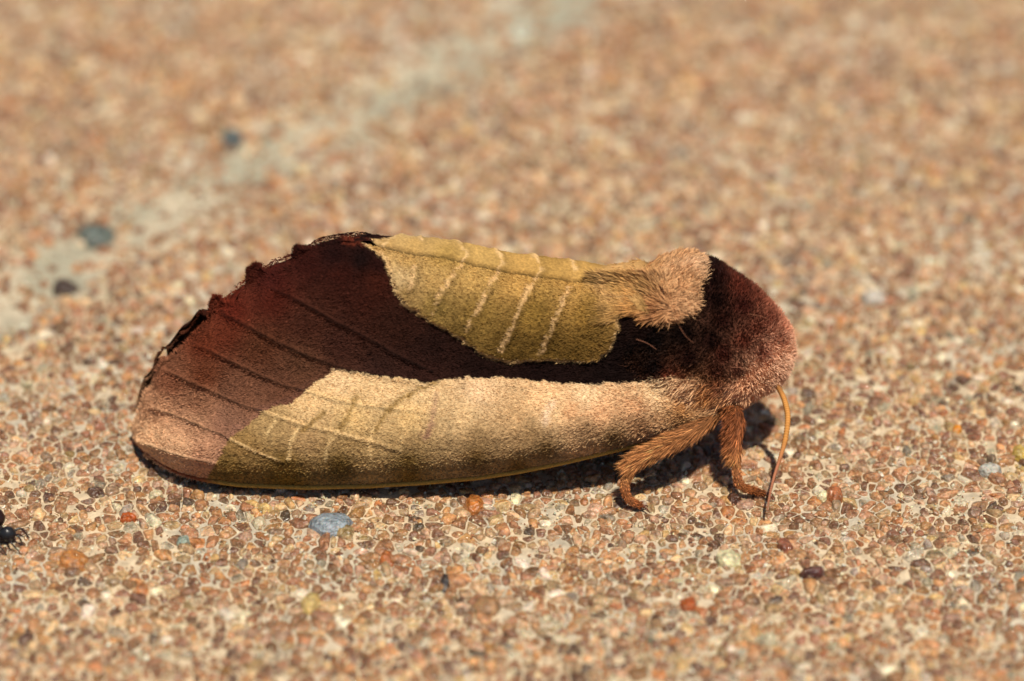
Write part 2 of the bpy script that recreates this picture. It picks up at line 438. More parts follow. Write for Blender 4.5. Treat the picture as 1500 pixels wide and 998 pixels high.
BOT = [(193, 640), (197, 648), (208, 659), (222, 670), (236, 679), (250, 687), (264, 693), (285, 699), (306, 703), (348, 709), (390, 711), (450, 713), (540, 711), (620, 706),
       (700, 699), (760, 690), (820, 678), (880, 664), (930, 652), (980, 637), (1020, 624), (1050, 612)]
TOP = [(193, 640), (196, 624), (203, 612), (210, 590), (214, 578), (226, 566), (231, 550), (240, 534), (247, 530), (258, 518), (268, 510), (274, 502), (284, 492), (292, 483),
       (300, 478), (308, 470), (311, 454), (316, 445), (328, 446), (338, 444), (350, 440), (357, 432), (362, 420), (366, 404), (376, 398), (388, 400), (400, 401), (414, 396), (425, 389),
       (431, 377), (436, 368), (449, 368), (462, 365), (475, 361), (487, 357), (496, 354), (508, 353), (520, 353), (535, 357), (564, 365), (592, 373), (620, 376), (654, 380), (693, 390), (732, 399),
       (783, 406), (831, 413), (880, 418), (930, 424), (960, 450), (1000, 500), (1030, 530), (1050, 548)]
_tx = np.array([p[0] for p in TOP], float); _ty = np.array([p[1] for p in TOP], float)
_g = np.arange(190, 561.0); _b = np.interp(_g, _tx, _ty); _s = np.convolve(np.pad(_b, 35, mode='edge'), np.ones(71) / 71, 'valid')
TOP = [(x, y + (.55 * (y - np.interp(x, _g, _s)) if 225 < x < 480 else 0)) for x, y in TOP]       # deepen the scallops
_b2 = np.interp(_g, [p[0] for p in TOP], [p[1] for p in TOP]); _s2 = np.convolve(np.pad(_b2, 30, mode='edge'), np.ones(61) / 61, 'valid')
YB = [(193, .03), (200, -.05), (222, -.16), (250, -.25), (300, -.34), (450, -.38), (700, -.40), (880, -.35), (980, -.27), (1050, -.2)]
YT = [(193, .052), (517, .060), (560, .067), (880, .067), (930, .0), (1000, -.12), (1050, -.17)]
YMID = .076
tt_ = np.linspace(0, 1, 401)
PROF = np.interp(tt_, [0, .05, .1, .2, .3, .4, .5, .6, .7, .8, .9, .96, 1], [.06, -.06, -.11, -.08, .07, .26, .41, .48, .53, .60, .72, .86, 1])
pad = np.pad(PROF, 12, mode='edge'); pad[:12] = PROF[0] + (PROF[0] - PROF[1:13][::-1]); pad[-12:] = 2 * PROF[-1] - PROF[-13:-1][::-1]
PROF = np.convolve(pad, np.ones(25) / 25, 'valid')

def wing_point(px, t):
    """(px, share of the height) -> photo position and 3D position, before relief"""
    b = K(BOT, px); a = K(TOP, px)
    nz = (2.6 * vnoise(px / 4.3, px * 0, 201) + 4 * vnoise(px / 13, px * 0, 202)) * smooth(200, 215, px) * smooth(530, 515, px) + 2.2 * fbm(px / 17, px * 0, 203, 2) * smooth(530, 560, px)
    py = b + (a - b) * t + nz * smooth(.86, 1, t)
    yb = K(YB, px); yt = K(YT, px)
    k = smooth(212, 265, px) * smooth(560, 530, px)
    te = (b - py) / (b - (a + (np.interp(px, _g, _s2) - a) * k) + 1e-6)      # the dish ignores the scallops
    y = yb + (yt - yb) * np.interp(np.where(k > 0, te, t), tt_, PROF)
    # dish and ripples between the veins
    y = y + .003 * np.sin(px / 47.0 + t * 5) * np.sin(t * math.pi) * smooth(200, 330, px)
    return py, at_y(px, py, y)

UP = [(515, 345), (538, 362), (556, 374), (566, 386), (570, 403), (574, 420), (589, 442), (615, 462), (654, 485), (690, 508), (712, 522), (730, 530), (749, 533), (789, 529), (820, 531), (845, 533),
      (868, 532), (883, 526), (897, 514), (901, 500), (905, 489), (911, 482), (906, 471), (914, 462), (936, 463), (943, 471), (1010, 471), (1010, 380), (880, 380), (700, 360), (560, 340)]
LO = [(486, 542), (540, 550), (600, 558), (637, 561), (654, 555), (704, 553), (761, 554), (790, 558), (817, 562), (873, 564), (898, 562), (912, 562), (948, 558), (984, 553), (1023, 555), (1080, 560), (1080, 760),
      (300, 760), (304, 700), (309, 688), (320, 674), (334, 649), (348, 632), (371, 618), (388, 603), (404, 597), (424, 593), (438, 582), (449, 573), (462, 562), (477, 551)]
VEINS_DARK = [([(239, 542), (287, 562), (320, 578), (354, 594), (388, 604)], 2.2), ([(287, 505), (337, 528), (376, 547), (413, 564), (450, 574)], 2.0),
              ([(222, 596), (264, 612), (301, 629), (337, 643)], 1.9), ([(202, 646), (250, 663), (292, 674), (318, 678)], 1.6),
              ([(318, 450), (331, 463), (362, 477), (404, 500), (446, 519), (480, 533), (517, 545), (573, 555), (598, 558), (637, 562)], 3.0),
              ([(382, 416), (427, 435), (460, 452), (489, 469), (536, 493), (578, 518), (634, 545)], 2.5)]
VEINS_LIGHT = [([(388, 604), (432, 618), (489, 632), (545, 646), (590, 659)], 2.4), ([(452, 573), (489, 585), (531, 593), (587, 600), (640, 606)], 2.0),
               ([(337, 643), (376, 660), (418, 676)], 1.4)]
STREAK_UP = [([(676, 389), (660, 411), (645, 431), (634, 458)], 3), ([(732, 394), (721, 414), (702, 448), (682, 483)], 3.4), ([(789, 403), (777, 422), (760, 456), (744, 490), (732, 511)], 3.4),
             ([(836, 425), (822, 448), (808, 481), (792, 514)], 3), ([(608, 395), (600, 425)], 3)]
STREAK_DK = [([(600, 578), (573, 598), (560, 618), (548, 632)], 2.5), ([(522, 582), (514, 607), (497, 629)], 2.5), ([(640, 562), (612, 572), (598, 582)], 2), ([(475, 607), (458, 620), (444, 632)], 2.5)]
STREAK_LT = [([(548, 627), (542, 646), (545, 671)], 2.4), ([(495, 632), (483, 648), (477, 673)], 2.4), ([(438, 627), (427, 646), (424, 671)], 2.4), ([(404, 618), (392, 636)], 2.2), ([(590, 640), (588, 660)], 2)]

S_BROWN = [(215, 640, (204, 162, 130)), (260, 660, (200, 158, 128)), (300, 668, (178, 132, 108)), (230, 600, (170, 126, 100)), (280, 620, (164, 122, 98)), (330, 620, (136, 96, 80)), (290, 590, (134, 92, 72)),
           (250, 560, (120, 74, 56)), (300, 550, (104, 56, 38)), (350, 570, (116, 76, 60)), (420, 560, (98, 62, 48)), (300, 505, (100, 46, 30)), (330, 490, (94, 42, 28)), (380, 510, (88, 50, 35)), (440, 540, (88, 56, 42)),
           (340, 455, (88, 32, 22)), (400, 440, (74, 28, 20)), (450, 470, (68, 36, 28)), (500, 500, (62, 34, 28)), (560, 540, (52, 30, 26)), (400, 410, (62, 22, 18)), (450, 385, (50, 18, 14)), (490, 375, (30, 10, 9)), (530, 382, (20, 8, 8)),
           (555, 392, (34, 12, 10)), (500, 400, (52, 20, 15)), (550, 410, (62, 26, 18)), (530, 430, (58, 26, 20)), (580, 470, (50, 26, 20)), (640, 510, (38, 20, 17)), (700, 540, (30, 15, 13)), (800, 545, (24, 11, 10)), (900, 545, (20, 9, 8)), (1000, 520, (20, 8, 7)), (620, 545, (48, 26, 22))]
S_UP = [(540, 362, (190, 150, 90)), (600, 385, (196, 158, 96)), (650, 378, (186, 150, 84)), (590, 410, (214, 184, 134)), (600, 430, (170, 138, 84)), (640, 410, (206, 168, 104)), (690, 410, (208, 168, 100)), (760, 420, (206, 162, 92)), (840, 430, (206, 162, 92)),
        (900, 425, (208, 164, 108)), (640, 450, (178, 144, 80)), (700, 460, (182, 144, 76)), (780, 460, (178, 138, 68)), (860, 460, (194, 148, 74)), (680, 490, (160, 124, 62)), (740, 505, (146, 110, 50)), (800, 505, (142, 106, 46)), (860, 500, (160, 120, 56)), (880, 515, (166, 124, 62)), (760, 525, (130, 96, 42)), (840, 525, (138, 102, 44))]
S_LO = [(500, 555, (226, 188, 132)), (560, 570, (226, 188, 130)), (620, 575, (216, 180, 124)), (700, 575, (226, 188, 136)), (800, 580, (228, 188, 142)), (860, 580, (236, 202, 160)), (960, 575, (236, 200, 156)), (1010, 575, (220, 174, 132)),
        (460, 595, (214, 176, 118)), (520, 615, (206, 168, 106)), (600, 615, (208, 170, 108)), (680, 610, (204, 168, 114)), (760, 610, (200, 158, 104)), (815, 605, (214, 180, 136)), (835, 605, (206, 158, 114)), (880, 605, (204, 156, 114)), (930, 600, (206, 158, 116)),
        (400, 625, (180, 148, 92)), (450, 640, (182, 148, 94)), (360, 655, (172, 140, 84)), (520, 645, (176, 144, 88)), (600, 645, (178, 146, 92)), (700, 640, (168, 136, 86)), (780, 635, (160, 128, 80)), (860, 628, (154, 120, 78)), (940, 622, (150, 108, 68)), (1000, 600, (168, 118, 70)),
        (340, 690, (144, 116, 60)), (420, 685, (130, 103, 50)), (500, 680, (118, 93, 42)), (600, 675, (112, 88, 36)), (700, 668, (108, 82, 38)), (800, 655, (108, 82, 42)), (900, 640, (110, 84, 46)), (1000, 620, (140, 100, 58)), (420, 705, (140, 112, 46)), (600, 700, (128, 100, 40)), (760, 684, (122, 94, 44))]
GAIN_W = 1.05
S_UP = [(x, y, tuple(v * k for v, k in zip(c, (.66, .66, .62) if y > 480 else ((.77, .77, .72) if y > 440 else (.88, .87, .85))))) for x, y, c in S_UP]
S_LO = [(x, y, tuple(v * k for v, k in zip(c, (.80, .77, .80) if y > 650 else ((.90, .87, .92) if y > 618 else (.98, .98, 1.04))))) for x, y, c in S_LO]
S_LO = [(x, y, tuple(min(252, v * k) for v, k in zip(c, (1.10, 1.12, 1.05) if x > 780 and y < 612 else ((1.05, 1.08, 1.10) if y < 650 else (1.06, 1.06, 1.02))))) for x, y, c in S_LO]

def wing_look(px, py):
    """pigment and relief of the wing at photo position px, py"""
    jx = px + 5 * vnoise(px / 7, py / 7, 1) + 3 * vnoise(px / 2.5, py / 2.5, 2)
    jy = py + 5 * vnoise(px / 7, py / 7, 3) + 3 * vnoise(px / 2.5, py / 2.5, 4)
    up = poly_sd(jx, jy, UP); lo = poly_sd(jx, jy, LO)
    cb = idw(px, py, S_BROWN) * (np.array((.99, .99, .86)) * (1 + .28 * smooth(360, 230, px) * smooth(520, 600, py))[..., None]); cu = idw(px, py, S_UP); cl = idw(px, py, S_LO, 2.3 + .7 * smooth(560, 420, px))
    mu = smooth(-1.2, 1.2, up); ml = smooth(-1.2, 1.2, lo)
    # veins of the brown field
    h = np.zeros(np.shape(px)); qx = px + .25 * (jx - px); qy = py + .25 * (jy - py)
    brown_rib = np.zeros(np.shape(px))
    for pts_, wd in VEINS_DARK:
        d, al = line_d(qx, qy, pts_); f = np.exp(-(d / (wd * .85)) ** 2) * smooth(0, .12, al)
        cb = mix(cb, cb * .30, f * 1.0)
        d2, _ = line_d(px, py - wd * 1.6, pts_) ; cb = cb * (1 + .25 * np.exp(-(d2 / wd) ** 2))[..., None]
        h += .011 * np.exp(-(d / (wd * 1.3)) ** 2)
    # lilac rim between brown and the lower panel
    rim = np.exp(-((lo + 5) / 4) ** 2) * smooth(480, 420, px)
    cb = mix(cb, lin((160, 116, 104)), rim * .10)
    for pts_, wd in VEINS_LIGHT:
        d, al = line_d(px, py, pts_); f = np.exp(-(d / wd) ** 2) * smooth(1.0, .7, al)
        cl = mix(cl, lin((228, 192, 136)), f * .8)
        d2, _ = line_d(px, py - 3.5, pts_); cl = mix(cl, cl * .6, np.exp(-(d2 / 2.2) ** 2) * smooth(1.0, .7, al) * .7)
        h += .006 * np.exp(-(d / (wd * 1.3)) ** 2)
    for pts_, wd in STREAK_DK:
        d, al = line_d(jx, jy, pts_); cl = mix(cl, lin((140, 108, 56)), np.exp(-(d / wd / 1.4) ** 2) * .8)
    for pts_, wd in STREAK_LT:
        d, al = line_d(qx, qy, pts_); cl = mix(cl, lin((228, 196, 140)), np.exp(-(d / wd) ** 2) * .75)
    d, al = line_d(jx, jy, [(640, 576), (637, 600), (632, 626), (624, 638)]); cl = mix(cl, lin((140, 96, 84)), np.exp(-(d / (3.5 + 2 * al)) ** 2) * (.35 + .4 * al))
    d, al = line_d(jx, jy, [(810, 592), (803, 606), (800, 618)]); cl = mix(cl, lin((240, 214, 184)), np.exp(-(d / 6) ** 2) * .55)
    # long soft fibres in the olive fold near the costa
    cl = cl * (1 + .45 * vnoise(px / 60, (py + px * .04) / 3.0, 8) * smooth(640, 665, py))[..., None]
    for pts_, wd in STREAK_UP:
        d, al = line_d(jx, jy, pts_); f = np.exp(-(d / wd) ** 2)
        cu = mix(cu, lin((232, 192, 140)), f * .55 * smooth(-.42, .1, vnoise(px / 4, py / 4, 301)))
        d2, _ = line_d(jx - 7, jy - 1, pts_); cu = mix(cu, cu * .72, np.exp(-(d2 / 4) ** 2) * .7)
        h += .007 * f
    # reddish spot where the inner edge begins
    d, _ = line_d(jx, jy, [(506, 356), (537, 358)]); 
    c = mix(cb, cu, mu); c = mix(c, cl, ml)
    c = mix(c, lin((92, 40, 26)), np.exp(-(d / 3.0) ** 2) * smooth(546, 538, px) * .9)
    # pale thin rim of the upper panel
    c = mix(c, lin((226, 190, 138)), np.exp(-((up - 2) / 2.2) ** 2) * .45 * smooth(920, 900, px))
    g = 1 + .22 * fbm(px / 3.2, py / 2.4, 40, 3) + .16 * fbm(px / 22, py / 22, 44, 3)
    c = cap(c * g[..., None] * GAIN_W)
    h += .022 * smooth(-1, 7, up) + .004 * smooth(-2, 5, lo) + .004 * fbm(px / 26, py / 16, 51, 3)
    h += .004 * fbm(px / 4, py / 4, 53, 2)
    return c, h

moth = bpy.data.objects.new('moth', None); COL.objects.link(moth); moth.empty_display_size = .1
moth['label'] = 'brown and olive moth shaped like a curled dead leaf resting on the pavement'; moth['category'] = 'moth'

NU, NV = 620, 210
us = np.concatenate([193 + 24 * (np.linspace(0, 1, 40) ** 1.5), np.linspace(217, 1050, NU - 39)[1:]])
ts = np.linspace(0, 1, NV)
PX, TT = np.meshgrid(us, ts, indexing='ij')
PY, W3 = wing_point(PX, TT)
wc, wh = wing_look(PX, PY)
dU = np.gradient(W3, axis=0); dV = np.gradient(W3, axis=1)
WN = np.cross(dU, dV); WN /= np.linalg.norm(WN, axis=-1, keepdims=True) + 1e-12
WN[(WN @ F) > 0] *= -1
WN[:3] = WN[3]
W3 = W3 + WN * (wh * smooth(0, .03, TT) * smooth(1.0, .90, TT))[..., None]
W3[..., 2] = np.maximum(W3[..., 2], .008)
wf = grid_faces(NU, NV)
def far_shift(px):
    return np.where((px > 236) & (px < 296), .032, np.where((px > 198) & (px < 236), .036, -.030 * smooth(540, 505, px)))
def mirror(P, dx=.022):
    Q = P.copy(); Q[..., 1] = 2 * YMID - Q[..., 1]; Q[..., 0] += dx; return Q

def add_wing(name, W, C, flip, label=None):
    f = wf[:, ::-1] if flip else wf
    me = mesh_from(name, W.reshape(-1, 3), f, C.reshape(-1, 3))
    o = link(name, me, M_WING, moth)
    if label: o['label'] = label
    return o
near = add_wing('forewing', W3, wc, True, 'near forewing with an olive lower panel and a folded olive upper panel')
s2 = (slice(None, None, 2), slice(None, None, 2))
FW = mirror(W3)
up_ = (.042 * smooth(236, 246, PX) * smooth(296, 286, PX) + .046 * smooth(198, 206, PX) * smooth(236, 230, PX)) * smooth(.8, 1, TT)   # two torn lobes of the far margin stick out
FW = FW + up_[..., None] * (U - R * .75)
FW = FW - (.030 * smooth(.8, 1, TT) * smooth(540, 505, PX) * (up_ < .004))[..., None] * U
FW[..., 2] += .020 * smooth(535, 575, PX) * smooth(900, 840, PX) * smooth(.75, .95, TT)
farc = wc * (1 - .75 * smooth(320, 290, PX) * smooth(.7, .9, TT))[..., None]
lip0, lip1 = FW[:, -1], W3[:, -1] + np.array((0, .004, -.006))
on = (smooth(530, 560, us))[:, None]
rows = [lip0 + (lip1 - lip0) * k * on + np.array((0, 0, .008 * math.sin(math.pi * k))) * on for k in (.33, .66, 1.0)]
FX = np.concatenate([FW[::2, ::2][:, :-1], FW[::2, -1:]] + [r_[::2, None] for r_ in rows], 1)
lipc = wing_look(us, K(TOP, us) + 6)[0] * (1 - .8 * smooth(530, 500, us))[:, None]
FC = np.concatenate([farc[::2, ::2][:, :-1]] + [lipc[::2, None]] * 3 + [lipc[::2, None] * .25], 1)  # last lip row painted dark for the shaded crease between the wings
wf = grid_faces(*FX.shape[:2])
far = add_wing('forewing', FX, FC, False, 'far forewing showing only as a thin strip along the ridge')

# golden costal rim along the bottom edge
def tube(path, radii, n=10, cols=None, flat=1.0, ref=(0, 0, 1)):
    path = np.asarray(path, float); m = len(path); radii = np.broadcast_to(radii, (m,))
    tan = np.gradient(path, axis=0); tan /= np.linalg.norm(tan, axis=1, keepdims=True) + 1e-12
    up = np.array(ref, float); s = np.cross(tan, up); s /= np.linalg.norm(s, axis=1, keepdims=True) + 1e-9
    u = np.cross(s, tan)
    th = np.arange(n) / n * 2 * math.pi
    Vv = path[:, None] + (s[:, None] * np.cos(th)[None, :, None] + u[:, None] * np.sin(th)[None, :, None] * flat) * radii[:, None, None]
    faces = [grid_faces(m, n, True)]
    caps = []
    V_ = Vv.reshape(-1, 3); e0, e1 = len(V_), len(V_) + 1
    V_ = np.vstack([V_, path[0], path[-1]])
    j = np.arange(n); jn = (j + 1) % n
    caps = np.concatenate([np.stack([np.full(n, e0), jn, j], -1), np.stack([np.full(n, e1), (m - 1) * n + j, (m - 1) * n + jn], -1)])
    C_ = None
    if cols is not None:
        cols = np.broadcast_to(cols, (m, 3)); C_ = np.vstack([np.repeat(cols, n, 0), cols[0], cols[-1]])
    return V_, [faces[0], caps], C_

def spline(pts, n):
    """Catmull-Rom through the points"""
    P = np.asarray(pts, float); P = np.vstack([2 * P[0] - P[1], P, 2 * P[-1] - P[-2]])
    out = []; seg = len(P) - 3
    for u in np.linspace(0, seg - 1e-6, n):
        i = int(u); t = u - i; a, b, c, d = P[i:i + 4]
        out.append(.5 * ((2 * b) + (-a + c) * t + (2 * a - 5 * b + 4 * c - d) * t * t + (-a + 3 * b - 3 * c + d) * t ** 3))
    return np.array(out)

cx = np.linspace(198, 1040, 160)
cpath = W3[np.searchsorted(us, cx).clip(0, NU - 1), 0] + np.array((0, -.004, .0))
crad = .0085 * smooth(193, 330, cx) * (1 - .5 * smooth(850, 1040, cx)) + .003
cpath[:, 2] = np.maximum(cpath[:, 2], crad + .002)
ccol = mix(np.ones((160, 1)) * lin((150, 84, 54)), lin((188, 152, 78)), smooth(290, 330, cx)) * .8
V_, F_, C_ = tube(cpath, crad, 8, ccol)
link('costal_vein', mesh_from('costal_vein', V_, F_, C_), M_WING, near)

# ---- body: thorax, head and abdomen as one surface
BT = [(350, 600), (400, 560), (600, 480), (800, 455), (860, 442), (890, 422), (912, 414), (940, 408), (955, 398), (972, 387), (1000, 380), (1035, 379), (1050, 386), (1060, 392), (1076, 402), (1090, 411), (1103, 420), (1116, 432), (1130, 447), (1141, 461), (1150, 474), (1157, 486), (1161, 498), (1162, 505)]
BB = [(350, 640), (400, 650), (600, 655), (800, 640), (880, 625), (920, 622), (960, 622), (1000, 622), (1035, 618), (1050, 612), (1062, 606), (1076, 600), (1090, 591), (1103, 583), (1116, 576), (1130, 568), (1141, 558), (1150, 548), (1157, 534), (1161, 518), (1162, 510)]
BY = [(350, .01), (400, .08), (600, .14), (800, .17), (880, .20), (910, .26), (960, .31), (1010, .32), (1060, .30), (1100, .25), (1130, .18), (1150, .11), (1160, .04), (1162, .02)]
CREST = [(850, 360), (925, 360), (944, 380), (958, 350), (1018, 350), (1026, 366), (1035, 383), (1036, 398), (1030, 417), (1022, 434), (1027, 448), (1019, 460), (998, 470), (988, 476), (975, 478), (965, 473), (943, 472), (936, 465), (915, 463), (905, 472), (870, 480)]
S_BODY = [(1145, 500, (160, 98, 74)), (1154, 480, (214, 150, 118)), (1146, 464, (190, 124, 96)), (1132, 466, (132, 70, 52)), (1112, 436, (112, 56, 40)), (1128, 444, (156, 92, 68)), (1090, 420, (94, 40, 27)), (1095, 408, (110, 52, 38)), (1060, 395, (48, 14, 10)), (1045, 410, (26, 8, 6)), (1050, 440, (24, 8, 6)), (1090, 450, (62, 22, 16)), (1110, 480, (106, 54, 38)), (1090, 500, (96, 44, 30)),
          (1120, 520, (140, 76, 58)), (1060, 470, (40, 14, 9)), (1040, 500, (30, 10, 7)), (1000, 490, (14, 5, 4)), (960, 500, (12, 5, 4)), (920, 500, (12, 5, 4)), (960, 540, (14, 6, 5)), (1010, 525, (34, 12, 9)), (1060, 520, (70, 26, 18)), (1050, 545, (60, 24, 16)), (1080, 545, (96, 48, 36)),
          (1150, 530, (250, 204, 168)), (1130, 545, (250, 200, 162)), (1100, 560, (240, 184, 142)), (1115, 570, (246, 192, 148)), (1090, 580, (244, 188, 140)), (1070, 592, (224, 164, 112)), (1142, 515, (232, 178, 142)), (1120, 542, (234, 178, 140)), (1138, 530, (248, 200, 164)), (1122, 556, (250, 202, 162)), (1085, 568, (236, 178, 134)), (1108, 572, (250, 198, 156)), (1040, 580, (196, 134, 78)), (1020, 600, (172, 114, 62)), (1050, 605, (160, 102, 56)), (990, 610, (120, 76, 40)), (1055, 565, (130, 74, 46)), (1162, 500, (246, 196, 160)), (1156, 515, (248, 198, 162)), (980, 560, (120, 60, 40)), (900, 560, (60, 34, 22)), (700, 560, (80, 50, 30))]  # lower face: pinkish brown fur, lightened further to paint in sunlight
S_CREST = [(900, 430, (208, 166, 94)), (940, 420, (216, 170, 108)), (930, 445, (204, 150, 88)), (980, 390, (228, 184, 140)), (1015, 385, (234, 192, 152)), (1000, 420, (220, 170, 122)), (960, 455, (178, 122, 80)), (985, 460, (206, 156, 112)), (1010, 450, (216, 170, 126)), (955, 400, (206, 158, 110)), (880, 410, (206, 166, 100))]

def body_look(px, py):
    jx = px + 6 * vnoise(px / 6, py / 6, 61) + 3 * vnoise(px / 2, py / 2, 62); jy = py + 6 * vnoise(px / 6, py / 6, 63) + 3 * vnoise(px / 2, py / 2, 64)
    cr = poly_sd(jx, jy, CREST)
    c = idw(px, py, S_BODY, 3.5); cc = idw(px, py, S_CREST) * np.array((.84, .82, .78))
    c = mix(c, cc, smooth(-2, 2, cr))
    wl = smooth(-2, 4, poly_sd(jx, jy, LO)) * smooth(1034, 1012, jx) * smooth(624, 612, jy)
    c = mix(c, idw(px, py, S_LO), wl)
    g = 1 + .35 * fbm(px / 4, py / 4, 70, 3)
    return cap(c * g[..., None]), cr

NBU, NBV = 420, 220
bu = np.linspace(350.5, 1161.9, NBU); bu = np.concatenate([np.linspace(350.5, 840, 80), np.linspace(840, 1162, NBU - 79)[1:]])
th = np.linspace(0, 2 * math.pi, NBV, endpoint=False)
top, bot, ayy = K(BT, bu), K(BB, bu), K(BY, bu)
ker = np.ones(9) / 9
def sm(a): return np.convolve(np.pad(a, 4, mode='edge'), ker, 'valid')
top, bot, ayy = sm(top), sm(bot), sm(ayy)
H = (bot - top) / 2 / PPC
cen = at_y(bu, (top + bot) / 2, np.full(NBU, YMID))
ayy = np.minimum(ayy, H / SP * .8)
azz = np.sqrt(np.maximum(H ** 2 - (ayy * SP) ** 2, 1e-6)) / CP
def body_point(iu, th_):
    """iu: fractional column, th_: angle"""
    c = np.stack([np.interp(iu, np.arange(NBU), cen[:, k]) for k in range(3)], -1)
    a = np.interp(iu, np.arange(NBU), ayy); b = np.interp(iu, np.arange(NBU), azz)
    p = c.copy(); p[..., 1] -= a * np.cos(th_); p[..., 2] += b * np.sin(th_)
    n = np.stack([np.zeros_like(a), -np.cos(th_) / (a + 1e-3), np.sin(th_) / (b + 1e-3)], -1)
    # slope along the body
    a1 = np.interp(iu + 3, np.arange(NBU), azz) - np.interp(iu - 3, np.arange(NBU), azz)
    x1 = np.interp(iu + 3, np.arange(NBU), cen[:, 0]) - np.interp(iu - 3, np.arange(NBU), cen[:, 0])
    n /= np.linalg.norm(n, axis=-1, keepdims=True)
    n[..., 0] = np.clip(-a1 / (x1 + 1e-6), -1.6, 1.6)
    n /= np.linalg.norm(n, axis=-1, keepdims=True)
    return p, n
def near_px(P):
    Q = P.copy(); Q[..., 1] = np.where(Q[..., 1] > YMID, 2 * YMID - Q[..., 1], Q[..., 1]); return to_px(Q)
IU, TH = np.meshgrid(np.arange(NBU, dtype=float), th, indexing='ij')
B3, BN = body_point(IU, TH)
bpx, bpy_ = near_px(B3)
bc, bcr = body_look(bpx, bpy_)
bh = .036 * smooth(-2, 9, bcr) + .008 * fbm(bpx / 14, bpy_ / 14, 90, 3) + .004 * fbm(bpx / 4, bpy_ / 4, 91, 2)
bh = bh * smooth(860, 915, bpx)
B3 = B3 + BN * bh[..., None]
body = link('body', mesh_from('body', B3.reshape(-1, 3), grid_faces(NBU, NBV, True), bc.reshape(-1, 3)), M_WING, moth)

# ---- hairs: thin bent blades
def hairs(root, dirn, nrm, length, width, cols, bend=.35, tipc=1.15):
    """root (n,3), dirn unit (n,3), nrm unit: side the blade leans to"""
    cols = cap(cols, .86); n = len(root); L = np.asarray(length)[:, None]; Wd = np.asarray(width)[:, None]
    side = np.cross(dirn, rng.normal(size=(n, 3)) * .55 + F[None]); side /= np.linalg.norm(side, axis=1, keepdims=True) + 1e-9
    drop = rng.normal(size=(n, 3)) * .12 - nrm * bend * .5
    mid = root + dirn * L * .5 + drop * L * .12
    tip = root + dirn * L + drop * L * .45
    Vh = np.stack([root - side * Wd * .5, root + side * Wd * .5, mid - side * Wd * .42, mid + side * Wd * .42, tip], 1).reshape(-1, 3)
    b = np.arange(n) * 5
    Q = np.stack([b, b + 1, b + 3, b + 2], -1); T_ = np.stack([b + 2, b + 3, b + 4], -1)
    C_ = np.stack([cols * .8, cols * .8, cols, cols, cap(cols * tipc, .9)], 1).reshape(-1, 3)
    return Vh, [Q, T_], C_

def unit(a): return a / (np.linalg.norm(a, axis=-1, keepdims=True) + 1e-9)

def hair_obj(name, parent, root, dirn, nrm, length, width, cols, mat=None, **kw):
    V_, F_, C_ = hairs(root, dirn, nrm, length, width, cols, **kw)
    V_[:, 2] = np.maximum(V_[:, 2], .002)
    return link(name, mesh_from(name, V_, F_, C_, False), mat or M_FUR, parent, kind='stuff')

def bil(A, iu, iv):
    i = np.clip(iu.astype(int), 0, A.shape[0] - 2); j = np.clip(iv.astype(int), 0, A.shape[1] - 2)
    fu = (iu - i)[:, None]; fv = (iv - j)[:, None]
    return (A[i, j] * (1 - fu) + A[i + 1, j] * fu) * (1 - fv) + (A[i, j + 1] * (1 - fu) + A[i + 1, j + 1] * fu) * fv

def wing_scales(W, N, n, parent, mirrored=False):
    px = rng.uniform(195, 1049, n * 2)
    hgt = K(BOT, px) - K(TOP, px); px = px[rng.random(n * 2) < hgt / 320][:n]; n = len(px)
    iu = np.interp(px, us, np.arange(NU)); iv = rng.uniform(0, 1, n) * (NV - 1.001)
    p = bil(W, iu, iv); nn = unit(bil(N, iu, iv)); py = bil(PY[..., None], iu, iv)[:, 0]
    c, _ = wing_look(px + rng.normal(0, .6, n), py + rng.normal(0, .6, n))
    dtip = unit(W[np.clip(iu.astype(int) - 6, 0, NU - 1), np.clip((iv + .6).astype(int), 0, NV - 1)] - p)
    # towards the tip and slightly down, as the veins run
    d = unit(dtip + rng.normal(0, .32, (n, 3)) + nn * rng.uniform(.05, .28, n)[:, None] + np.array((0, 0, .10)))
    base_zone = smooth(700, 1000, px)
    L = rng.uniform(.007, .0135, n) * (1 + .8 * base_zone); Wd = rng.uniform(.003, .0055, n)
    c = c * np.exp(rng.normal(.06, .15, n))[:, None]
    if mirrored:
        p = mirror(p); d[:, 1] *= -1; nn[:, 1] *= -1
    return hair_obj('wing_scales', parent, p + nn * .0005, d, nn, L, Wd, c, M_SCALE)
wing_scales(W3, WN, 120000, near)
wing_scales(W3, WN, 22000, far, True)

